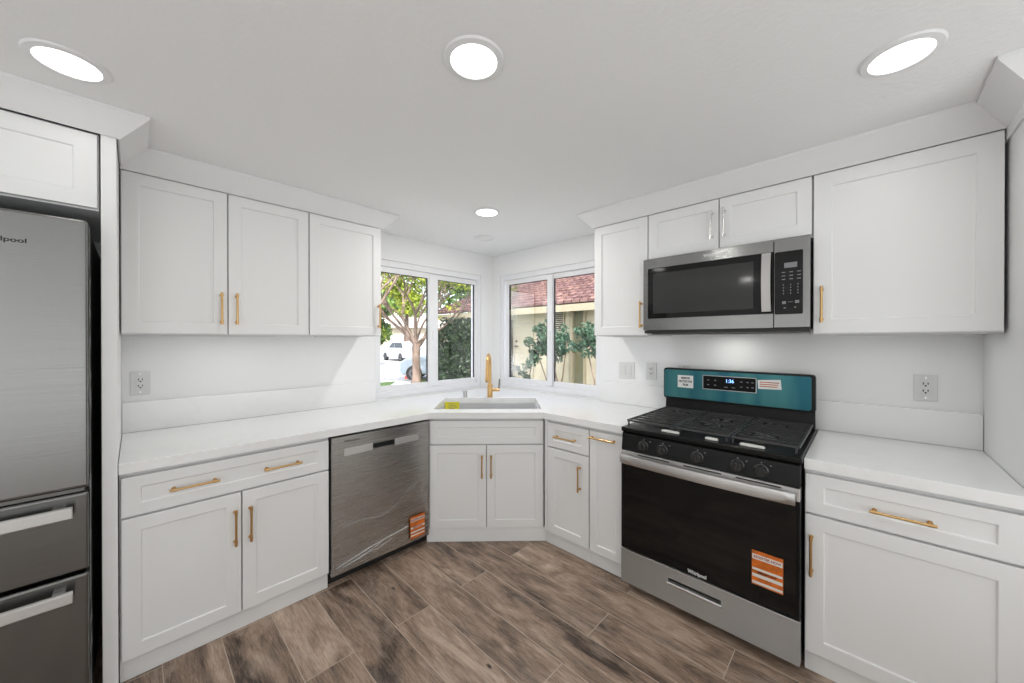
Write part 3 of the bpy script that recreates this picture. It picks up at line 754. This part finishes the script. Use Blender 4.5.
outlet((3.034, WY, 1.182), ROT_R, 'white power outlet on the wall right of the range')
outlet((1.912, WY, 1.176), ROT_R, 'white power outlet mostly hidden behind the back panel of the range')
t = thing('light_switch', 'white double rocker switch plate right of the right window', 'light switch', (1.485, WY, 1.178), ROT_R)
MB().box(-.064, .064, -.006, -.0003, -.064, .064).build('cover_plate', M['plate'], t, bevel=.002)
for x in (-.024, .024): MB().box(x-.0165, x+.0165, -.010, -.0062, -.034, .034).build('rocker', M['plate'], t, bevel=.0015)

# ------------------------------------------------------------------ slim light bars added under the wall cabinets to brighten the backsplash
def added_bar(loc, rz, length, label, power):
    t = thing('added_light_bar', label, 'added light bar', loc, rz)
    MB().box(-length/2, length/2, -.012, .012, -.0065, -.0005).build('housing', M['plate'], t, bevel=.001)
    d = bpy.data.lights.new('added_bar_lamp', 'AREA'); d.shape = 'RECTANGLE'; d.size = length; d.size_y = .02; d.energy = power; d.color = (.98, .99, .97)
    o = bpy.data.objects.new('added_bar_lamp', d); COL.objects.link(o); o.parent = t; o.location = (0, 0, -.0075)
added_bar((.20, -2.27, 1.441), ROT_L, .50, 'added slim light bar under the double door wall cabinet', .45)
added_bar((.20, -1.64, 1.441), ROT_L, .30, 'added slim light bar under the wall cabinet by the left window', .22)
added_bar((1.63, -.20, 1.441), ROT_R, .24, 'added slim light bar under the wall cabinet left of the microwave', .14)
added_bar((2.92, -.20, 1.441), ROT_R, .40, 'added slim light bar under the wide wall cabinet right of the microwave', .3)

# ------------------------------------------------------------------ ceiling lights
def downlight(x, y, label, power=2.2, vis=True):
    t = thing('recessed_light', label, 'ceiling light', (x, y, CEIL))
    MB().lathe([(.072, -.004), (.074, -.009), (.092, -.006), (.097, -.0005), (.072, -.0005)], n=48, cap=False).build('trim_ring', M['trim'], t, smooth=True)
    MB().lathe([(.0, -.0045), (.0725, -.0045), (.0725, -.002), (0, -.002)], n=48, cap=False).build('diffuser', M['diffuser'], t)
    lamp('downlight_lamp', 'AREA', (x, y, CEIL-.012), power, (0, 0, -1), .138, color=(1, .985, .96))
downlight(.975, -2.768, 'round recessed ceiling light above the refrigerator side', .35)
downlight(1.921, -1.872, 'round recessed ceiling light nearest above the middle of the floor')
downlight(2.897, -.960, 'round recessed ceiling light above the right cabinets and range', 1.1)
downlight(.930, -.920, 'small looking recessed ceiling light in front of the corner sink', 9.5)
for x, y, lb_ in ((3.3, -3.6, 'added unseen ceiling light just behind the camera'), (1.6, -4.4, 'added unseen ceiling light near the rear left of the room'), (4.5, -2.0, 'added unseen ceiling light beyond the tall cabinet'), (4.4, -4.6, 'added unseen ceiling light in the far rear right of the room')): downlight(x, y, lb_)  # unseen downlights added to light the room
t = MB().lathe([(.0, -.006), (.055, -.006), (.058, -.003), (.066, -.003), (.069, -.008), (.090, -.006), (.094, -.0003), (0, -.0003)], n=48, cap=False).build('ceiling_speaker', M['trim'], smooth=True)
t.location = (.437, -.497, CEIL); tag(t, 'flat round white cover on the ceiling near the corner', 'ceiling cover')

# ================================================================== outside
GZ = -.30
def noise_mat(name, c1, c2, scale, rough=.8, stretch=(1, 1, 1), bump=0):
    m, t, p = new_mat(name); p.inputs['Roughness'].default_value = rough
    tc = t.nodes.new('ShaderNodeTexCoord'); mp = t.nodes.new('ShaderNodeMapping'); mp.inputs['Scale'].default_value = stretch
    n = t.nodes.new('ShaderNodeTexNoise'); n.inputs['Scale'].default_value = scale; n.inputs['Detail'].default_value = 6
    r = t.nodes.new('ShaderNodeValToRGB'); r.color_ramp.elements[0].position = .35; r.color_ramp.elements[1].position = .65
    r.color_ramp.elements[0].color = (*c1, 1); r.color_ramp.elements[1].color = (*c2, 1)
    t.links.new(tc.outputs['Object'], mp.inputs[0]); t.links.new(mp.outputs[0], n.inputs[0]); t.links.new(n.outputs[0], r.inputs[0]); t.links.new(r.outputs[0], p.inputs['Base Color'])
    if bump:
        b = t.nodes.new('ShaderNodeBump'); b.inputs['Strength'].default_value = bump; t.links.new(n.outputs[0], b.inputs['Height']); t.links.new(b.outputs[0], p.inputs['Normal'])
    return m
M['concrete'] = noise_mat('pale_concrete', (.42, .41, .41), (.52, .515, .51), 1.5)
M['grass'] = noise_mat('lawn', (.03, .07, .012), (.08, .15, .03), 6)
M['stucco'] = noise_mat('cream_stucco', (.50, .44, .33), (.57, .51, .39), 3, .9, bump=.1)
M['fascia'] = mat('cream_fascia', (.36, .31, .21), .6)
M['bark'] = noise_mat('tree_bark', (.12, .08, .06), (.27, .20, .165), 8, .9, (1, 1, .25), bump=.4)
M['leaf_y'] = noise_mat('yellow_green_leaves', (.11, .19, .012), (.38, .42, .03), 2.2, .5)
M['leaf_g'] = noise_mat('green_leaves', (.03, .08, .012), (.13, .22, .03), 2.5, .5)
M['leaf_d'] = noise_mat('dark_green_leaves', (.008, .022, .010), (.035, .07, .025), 3, .45)
M['leaf_b'] = noise_mat('blue_green_leaves', (.015, .05, .03), (.055, .12, .065), 3, .45)
for k in ('leaf_y', 'leaf_g', 'leaf_d', 'leaf_b'):
    p = M[k].node_tree.nodes['Principled BSDF']; p.inputs['Transmission Weight'].default_value = 0
M['carwhite'] = mat('white_car_paint', (.60, .61, .63), .2, coat=.6)
M['carblue'] = mat('pale_blue_car_paint', (.36, .43, .50), .2, coat=.6)
M['carglass'] = mat('dark_car_glass', (.02, .025, .03), .05)
M['tyre'] = mat('tyre_rubber', (.02, .02, .02), .7)
M['hub'] = mat('alloy_wheel', (.16, .16, .17), .35, .6)
M['garage'] = mat('white_garage_door', (.45, .44, .43), .5)
M['brick'] = mat('red_kerb_paint', (.45, .10, .07), .7)
def tiles():
    m, t, p = new_mat('red_clay_roof_tiles'); p.inputs['Roughness'].default_value = .8
    tc = t.nodes.new('ShaderNodeTexCoord')
    br = t.nodes.new('ShaderNodeTexBrick'); br.inputs['Scale'].default_value = 1; br.inputs['Brick Width'].default_value = .26; br.inputs['Row Height'].default_value = .30
    br.inputs['Mortar Size'].default_value = .018; br.inputs['Color1'].default_value = (.12, .055, .05, 1); br.inputs['Color2'].default_value = (.27, .16, .13, 1); br.inputs['Mortar'].default_value = (.055, .025, .022, 1)
    t.links.new(tc.outputs['Object'], br.inputs[0])
    n = t.nodes.new('ShaderNodeTexNoise'); n.inputs['Scale'].default_value = .9; n.inputs['Detail'].default_value = 3; t.links.new(tc.outputs['Object'], n.inputs[0])
    r = t.nodes.new('ShaderNodeValToRGB'); r.color_ramp.elements[0].position = .4; r.color_ramp.elements[1].position = .6
    r.color_ramp.elements[0].color = (.75, .7, .8, 1); r.color_ramp.elements[1].color = (1, 1, 1, 1); t.links.new(n.outputs[0], r.inputs[0])
    mx = t.nodes.new('ShaderNodeMix'); mx.data_type = 'RGBA'; mx.blend_type = 'MULTIPLY'; mx.inputs[0].default_value = 1
    t.links.new(br.outputs[0], mx.inputs[6]); t.links.new(r.outputs[0], mx.inputs[7]); t.links.new(mx.outputs[2], p.inputs['Base Color'])
    return m
M['tiles'] = tiles()
M['pale_roof'] = noise_mat('pale_tan_shingles', (.30, .27, .24), (.40, .37, .33), 4)

struct('street_ground', MB().box(-90, 12, -30, 70, GZ-.3, GZ), M['concrete'], 'pale concrete driveway and street outside')
b = MB().prism([(-10.4, 6.6), (-10.9, 5.6), (-10.8, 3.2), (-9.5, .5), (WX-.2, .5), (WX-.2, 5.5), (-4, 5.9), (-9.2, 5.9)], GZ+.001, GZ+.05)
struct('lawn', b, M['grass'], 'green lawn strip below the left window')
struct('garden_path', MB().prism([(-9.3, 3.6), (-6, 2.3), (-5.8, 2.9), (-9.0, 4.3), (-10.6, 5.6), (-10.7, 4.7)], GZ+.051, GZ+.06), M['concrete'])
tag(MB().box(-11.9, -10.95, 5.75, 5.92, GZ+.001, GZ+.14).build('kerb', M['brick']), 'red kerb beside the pale blue car', 'kerb')

# neighbouring house
H = thing('house', 'cream stucco house with red tile roof outside the right window', 'house', (0, 6.2, GZ))
hw = MB(); hw.box(-7.9, 4, 0, .2, .001, 2.95); hw.box(-7.9, -7.7, .2, 7, .001, 2.95); hw.box(3.8, 4, .2, 7, .001, 2.95)
hw.build('walls', M['stucco'], H)
rf = MB()
sl_ = math.tan(math.radians(23)); ez = 2.70
import itertools
# stepped tile courses: each course a thin overlapping board with wavy edge
L0, L1 = -9.75, 4.5; nc = 13; run = .30
vs = []; fs = []
for c_ in range(nc):
    y0 = -.62+run*c_; y1 = y0+run+.05; z0 = ez+.085+sl_*(y0+.62); z1 = ez+.02+sl_*(y1+.62)
    nxs = int((L1-L0)/.13); base = len(vs)
    for i in range(nxs+1):
        x = L0+.13*i; bump_ = .028*(i % 2)
        vs += [(x, y0, z0+bump_), (x, y1, z1+bump_), (x, y0, z0-.06)]
    for i in range(nxs):
        a = base+3*i; fs += [(a, a+3, a+4, a+1), (a, a+2, a+5, a+3)]
rf.add(vs, fs)
rf.add([(L0, -.6, ez+.01), (L1, -.6, ez+.01), (L1, -.6+run*nc, ez+sl_*run*nc), (L0, -.6+run*nc, ez+sl_*run*nc), (L0, 7.2, ez), (L1, 7.2, ez)], [(0, 1, 2, 3), (3, 2, 5, 4)])
rf.build('roof', M['tiles'], H)
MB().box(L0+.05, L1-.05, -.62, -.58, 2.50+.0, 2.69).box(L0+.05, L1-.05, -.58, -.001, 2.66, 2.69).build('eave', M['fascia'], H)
dr = MB().box(-5.62, -4.72, -.03, -.001, .02, 2.30).build('door', mat('cream_door', (.43, .385, .29), .5), H, bevel=.004)
MB().box(-5.70, -5.63, -.05, -.001, .001, 2.40).build('door_frame', M['rubber'], H)
MB().box(-5.50, -5.34, -.09, -.07, 1.50, 1.53).lathe([(.03, -.085), (.03, -.03)], (-5.46, 0, 1.515), n=12, axis='y').build('handle', M['rubber'], dr)
MB().lathe([(.035, -.06), (.035, -.03)], (-5.45, 0, 1.68), n=14, axis='y').build('deadbolt', M['rubber'], dr)
MB().box(-3.95, -3.55, -.012, -.001, 2.0, 2.58).build('vent_gap_shade', M['rubber'], H)  # dark sheet standing in for the shade between the slats
v = MB()
for i in range(9): v.prism([(-.05, 2.02+.06*i), (-.001, 2.05+.06*i), (-.001, 2.06+.06*i), (-.05, 2.03+.06*i)], -3.95, -3.55, 'x')
v.box(-3.98, -3.95, -.06, -.001, 2.0, 2.58).box(-3.55, -3.52, -.06, -.001, 2.0, 2.58)
v.build('louvre_vent', M['stucco'], H)
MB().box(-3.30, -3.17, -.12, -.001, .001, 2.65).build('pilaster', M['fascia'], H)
MB().box(-3.17, -2.83, -.02, -.001, .001, 2.62).build('shaded_recess', mat('olive_recess_shade', (.16, .155, .09), .8), H)  # flat panel; the shade of the recess is put into its olive colour
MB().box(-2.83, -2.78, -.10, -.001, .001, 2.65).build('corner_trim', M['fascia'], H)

# plants
def leaves(name, parent, m, blobs, n, size, seed, flat=.6):
    rnd = random.Random(seed); vs = []; fs = []
    tot = sum(b[3]**2 for b in blobs)
    for (x, y, z, r) in blobs:
        for _ in range(int(n*r*r/tot)):
            while True:
                p = Vector((rnd.uniform(-1, 1), rnd.uniform(-1, 1), rnd.uniform(-1, 1)))
                if .25 < p.length < 1: break
            p = Vector((x, y, z))+Vector((p.x*r, p.y*r, p.z*r*flat*1.3))
            a = Vector((rnd.gauss(0, 1), rnd.gauss(0, 1), rnd.gauss(0, 1))).normalized(); b = a.cross(Vector((rnd.gauss(0, 1), rnd.gauss(0, 1), rnd.gauss(0, 1)))).normalized()
            s_ = size*rnd.uniform(.6, 1.3); c = a.cross(b)*s_*.15; k = len(vs)
            vs += [tuple(p-a*s_), tuple(p+b*s_*.45+c), tuple(p+a*s_), tuple(p-b*s_*.45+c)]; fs.append((k, k+1, k+2, k+3))
    mb = MB(); mb.v = vs; mb.f = fs
    me = bpy.data.meshes.new(name); me.from_pydata(vs, [], fs); me.materials.append(m)
    o = bpy.data.objects.new(name, me); COL.objects.link(o); o.parent = parent; return o
def branches(mb, p, d, r, l, depth, rnd, tips, spread=.55):
    pts = [p]; rs = [r]; q = p.copy(); dd = d.copy()
    for i in range(4):
        dd = (dd+Vector((rnd.gauss(0, .10), rnd.gauss(0, .10), rnd.gauss(0, .05)))).normalized(); q = q+dd*l/4; pts.append(q.copy()); rs.append(r*(1-.11*(i+1)))
    mb.tube(pts, rs, 7)
    if depth == 0: tips.append(q); return
    for k in range(2 if depth < 3 else 3):
        nd = (dd+Vector((rnd.gauss(0, spread), rnd.gauss(0, spread), rnd.uniform(0, .35)))).normalized()
        branches(mb, q, nd, r*.60, l*.78, depth-1, rnd, tips, spread)
# near bare-branched tree in front of the driveway
T = thing('tree', 'multi-branched tree with yellow green leaves outside the left window', 'tree', (-9.55, 4.9, GZ+.052))
tips = []; tr = MB(); rnd = random.Random(5)
tr.tube([(0, 0, -.02), (.02, .01, .35), (0, 0, .9), (.0, .0, 1.35), (.0, .0, 1.55)], [.19, .16, .145, .15, .13], 12)
limbs = [((-.12, -.10, .55), .085, 1.25), ((-.55, -.42, .62), .085, 1.5), ((-.30, -.55, .75), .07, 1.4), ((.05, .05, 1), .09, 1.3), ((.42, .35, .75), .075, 1.4), ((.75, .55, .55), .06, 1.5), ((.1, .5, .9), .05, 1.3), ((-.4, .2, .9), .05, 1.3)]
for d_, r_, l_ in limbs:
    branches(tr, Vector((0, 0, 1.42+rnd.uniform(-.15, .1))), Vector(d_).normalized(), r_, l_, 3, rnd, tips, .38)
tr.build('trunk', M['bark'], T, smooth=True)
blobs = [(p.x, p.y, p.z, rnd.uniform(.32, .58)) for p in tips if rnd.random() < .9]
blobs += [(-.9, -.8, 1.95, .32), (-1.2, -1.1, 2.5, .4), (-.3, -.5, 2.9, .4), (.5, .4, 2.6, .35), (1.1, .9, 3.0, .4)]
leaves('foliage', T, M['leaf_y'], blobs, 6500, .075, 11)
# second tree trunk nearer the house, at the left edge of the left window
T = thing('tree', 'sunlit tree trunk at the left edge of the left window', 'tree', (-7.98, 2.36, GZ+.052))
tr = MB(); tips = []
tr.tube([(0, 0, -.02), (.03, .0, .6), (-.05, -.02, 1.5), (-.1, -.06, 2.3)], [.17, .13, .12, .10], 12)
rnd = random.Random(9)
for d_ in ((-.5, -.2, .9), (.2, -.4, .9), (-.2, .45, .8), (.35, .45, .6)): branches(tr, Vector((-.1, -.06, 2.25)), Vector(d_).normalized(), .06, 1.1, 2, rnd, tips, .4)
tr.build('trunk', M['bark'], T, smooth=True)
leaves('foliage', T, M['leaf_y'], [(p.x, p.y, p.z, .5) for p in tips], 2600, .07, 12)
# hedge against the house
T = thing('hedge', 'dark climbing hedge against the cream house outside the left window', 'hedge', (-8.05, 5.75, GZ+.052))
leaves('foliage', T, M['leaf_d'], [(-.75+.25*i, -.05*(i % 2), .35+.32*j, .34) for i in range(7) for j in range(7) if (i*3+j*5) % 7 != 2], 5600, .085, 21, .7)
st = MB()
for i in range(5): st.tube([(-.6+.3*i, 0, 0), (-.55+.3*i, .05, .9), (-.6+.28*i, .0, 1.9)], [.03, .02, .012], 6)
st.build('stem', M['bark'], T)
tag(MB().box(-9.55, -9.25, 5.62, 5.80, GZ+.052, 1.75).build('gate_post', mat('dark_brown_wood', (.035, .028, .022), .8)), 'dark brown post left of the hedge', 'post')
# small trees by the stucco wall
def shrub(name, label, loc, blobs, stems, n, m, seed, size=.07):
    T = thing(name, label, 'shrub', loc); s_ = MB()
    for pts, r in stems: s_.tube(pts, [r, r*.85, r*.6][:len(pts)] if len(pts) == 3 else r, 7)
    s_.build('stem', M['bark'], T, smooth=True)
    leaves('foliage', T, m, blobs, n, size, seed); return T
def rblobs(seed, parts):
    r_ = random.Random(seed); out = []
    for (x0, x1, z0, z1, n) in parts:
        for _ in range(n): out.append((r_.uniform(x0, x1), r_.uniform(-.25, .25), r_.uniform(z0, z1), r_.uniform(.09, .19)))
    return out
shrub('small_tree', 'loose blue green small tree against the stucco wall, behind the window mullion', (-2.95, 5.0, GZ+.052),
      rblobs(3, [(-.95, -.4, 1.1, 1.65, 14), (-.6, .2, 1.5, 2.0, 20), (-.1, .38, 1.25, 1.8, 15), (-.5, .1, 1.2, 1.6, 10), (-.35, -.15, 1.95, 2.2, 3)]),
      [([(0, 0, -.02), (.05, 0, .6), (-.3, .05, 1.5)], .03), ([(0.02, 0, 0), (.18, .05, .7), (.35, 0, 1.6)], .022), ([(-.05, 0, 0), (-.12, .05, .5), (0, .1, 1.6)], .018), ([(-.02, 0, 0), (-.35, .05, .6), (-.65, 0, 1.4)], .018)], 2600, M['leaf_b'], 31, .058)
shrub('small_tree', 'small blue green tree cut off by the right edge of the right window', (-1.75, 5.0, GZ+.052),
      rblobs(5, [(-.5, .1, 1.35, 1.85, 16), (-.2, .6, 1.5, 2.1, 22)]),
      [([(0, 0, -.02), (-.05, 0, .7), (-.3, .05, 1.5)], .026), ([(.02, 0, 0), (.15, .05, .7), (.3, 0, 1.6)], .022)], 1500, M['leaf_b'], 32, .058)
shrub('shrub', 'sparse low shrub with thin stems in front of the house door', (-4.05, 5.0, GZ+.052),
      [(-.35, 0, .85, .13), (-.15, .1, .70, .13), (.12, 0, .95, .15), (.32, 0, 1.12, .15), (-.45, 0, .55, .12), (.1, 0, .6, .12)],
      [([(0, 0, -.02), (-.15, 0, .5), (-.38, .05, .95)], .016), ([(0.02, 0, 0), (.1, .05, .5), (.32, 0, 1.15)], .016), ([(0, 0, 0), (-.3, .05, .3), (-.5, 0, .6)], .012)], 240, M['leaf_b'], 33, .065)

# background trees and the garage across the street
def far_tree(label, loc, h, r, m, seed, n=2600):
    T = thing('tree', label, 'tree', loc); rnd = random.Random(seed)
    MB().tube([(0, 0, -.05), (.1, 0, h*.35), (0, .1, h*.6)], [.28, .22, .12], 9).build('trunk', M['bark'], T, smooth=True)
    bl = []
    for _ in range(14):
        a = rnd.uniform(0, 2*PI); q = rnd.uniform(0, r*.7); bl.append((q*math.cos(a), q*math.sin(a), h*rnd.uniform(.45, .95), r*rnd.uniform(.35, .55)))
    leaves('foliage', T, m, bl, n, .24, seed+50)
far_tree('large bright green tree across the driveway, behind the branches', (-27.0, 8.0, GZ), 9.5, 4.4, M['leaf_g'], 41, 5200)
far_tree('low bright green tree just past the driveway edge', (-20.5, 7.6, GZ), 4.8, 2.4, M['leaf_g'], 45, 4200)
far_tree('yellow green tree beyond the white car', (-30.5, 16.5, GZ), 10.5, 4.2, M['leaf_y'], 42, 5200)
far_tree('tall tree behind the house roof', (-17.5, 14.5, GZ), 9.5, 3.6, M['leaf_g'], 43, 4600)
far_tree('tree rising behind the tile roof near the mullion', (-10.0, 19.5, GZ), 9.5, 4.0, M['leaf_y'], 44, 4600)
G = thing('garage_building', 'pale garage building far across the street', 'garage', (-39.5, 21.5, GZ), math.radians(58))
MB().box(-9, 9, 0, 6, .001, 3.3).build('walls', M['stucco'], G)
MB().prism([(-.7, 3.3), (6.7, 3.3), (3, 5.0)], -9.6, 9.6, 'x').build('roof', M['pale_roof'], G)
for x in (-5.5, .5): MB().box(x-2.4, x+2.4, -.05, -.001, .02, 2.5).build('garage_door', M['garage'], G)

# cars
def car(name, label, loc, rz, paint, L=4.5, Wd=1.82, Ht=1.62, ov=.85):
    T = thing(name, label, 'car', loc, rz)
    h = L/2; prof = [(-h, .45), (-h+.03, .80), (-h+.25, .95), (-h+1.15, 1.05), (-h+1.35, 1.06), (h-.25, 1.05), (h-.02, .9), (h, .45), (h-.15, .28), (-h+.15, .28)]
    b = MB().prism(prof, -Wd/2, Wd/2, 'y'); b.build('car_body', paint, T, bevel=.07, seg=3, smooth=True)
    cab = [(-h+1.15, 1.04), (-h+1.75, Ht-.07), (-h+2.2, Ht), (h-.85, Ht-.03), (h-.15, 1.04)]
    c = MB(); vs = [(x, -Wd/2*k, z) for (x, z), k in zip(cab, (.94, .78, .76, .76, .90))]+[(x, Wd/2*k, z) for (x, z), k in zip(cab, (.94, .78, .76, .76, .90))]
    c.add(vs, [(0, 1, 2, 3, 4), (9, 8, 7, 6, 5)]+[(i, (i+1) % 5, 5+(i+1) % 5, 5+i) for i in range(5)])
    c.build('cabin', paint, T, bevel=.03, seg=2)
    for s_ in (-1, 1):
        def side(x, z): 
            k = .925-(.165)*(z-1.04)/(Ht-1.04); return (x, s_*(Wd/2*k+.012), z)
        for q in ([(-h+1.38, 1.10), (-h+1.86, Ht-.12), (-h+2.30, Ht-.10), (-h+2.30, 1.10)], [(-h+2.38, 1.10), (-h+2.38, Ht-.10), (h-1.0, Ht-.12), (h-.55, 1.10)]):
            g = MB(); g.add([side(*p_) for p_ in q], [(0, 1, 2, 3)]); g.build('side_window', M['carglass'], T, solid=.01)
        for x in (-h+ov, h-ov):
            wv = MB().lathe([(.22, -.11), (.33, -.10), (.335, .10), (.22, .11)], (x, s_*(Wd/2-.09), .335), n=26, axis='y').build('wheel', M['tyre'], T, smooth=True)
            MB().lathe([(.20, 0), (.21, s_*.12), (.05, s_*.10), (0, s_*.10)], (x, s_*(Wd/2-.09), .335), n=20, axis='y', cap=False).build('hub', M['hub'], wv, smooth=True)
    k = MB(); k.add([(-h+1.20, -Wd/2*.80, 1.09), (-h+1.20, Wd/2*.80, 1.09), (-h+1.72, Wd/2*.70, Ht-.11), (-h+1.72, -Wd/2*.70, Ht-.11)], [(0, 1, 2, 3)])
    o = k.build('windscreen', M['carglass'], T, solid=.02); o.location = (-.02, 0, .02)
    MB().box(-h-.01, -h+.05, -Wd/2+.12, -Wd/2+.45, .70, .82).box(-h-.01, -h+.05, Wd/2-.45, Wd/2-.12, .70, .82).build('headlamp', M['plate'], T, bevel=.02)
    return T
car('car', 'white parked car across the driveway outside the left window', (-25.3, 13.2, GZ), math.radians(-3), M['carwhite'])
car('car', 'pale blue car partly hidden behind the tree trunk and window mullion', (-10.42, 7.15, GZ), math.radians(50), M['carblue'], L=4.1, Ht=1.5, ov=.62)

# ------------------------------------------------------------------ repeats share a group
GROUPS = {'base_cabinet': 'white shaker base cabinets', 'wall_cabinet': 'white shaker wall cabinets', 'recessed_light': 'round recessed ceiling lights',
          'power_outlet': 'white power outlets above the counters', 'added_light_bar': 'added slim light bars under the wall cabinets', 'packing_strip': 'white packing strips on the cooktop',
          'small_tree': 'small trees by the stucco wall', 'tree': 'trees outside the left window', 'car': 'cars parked outside', 'countertop': 'white quartz countertops', 'backsplash': 'low white quartz backsplashes'}
for o in list(COL.objects):
    if o.parent is None and 'category' in o.keys():
        k = o.name.split('.')[0]
        if k in GROUPS: o['group'] = GROUPS[k]
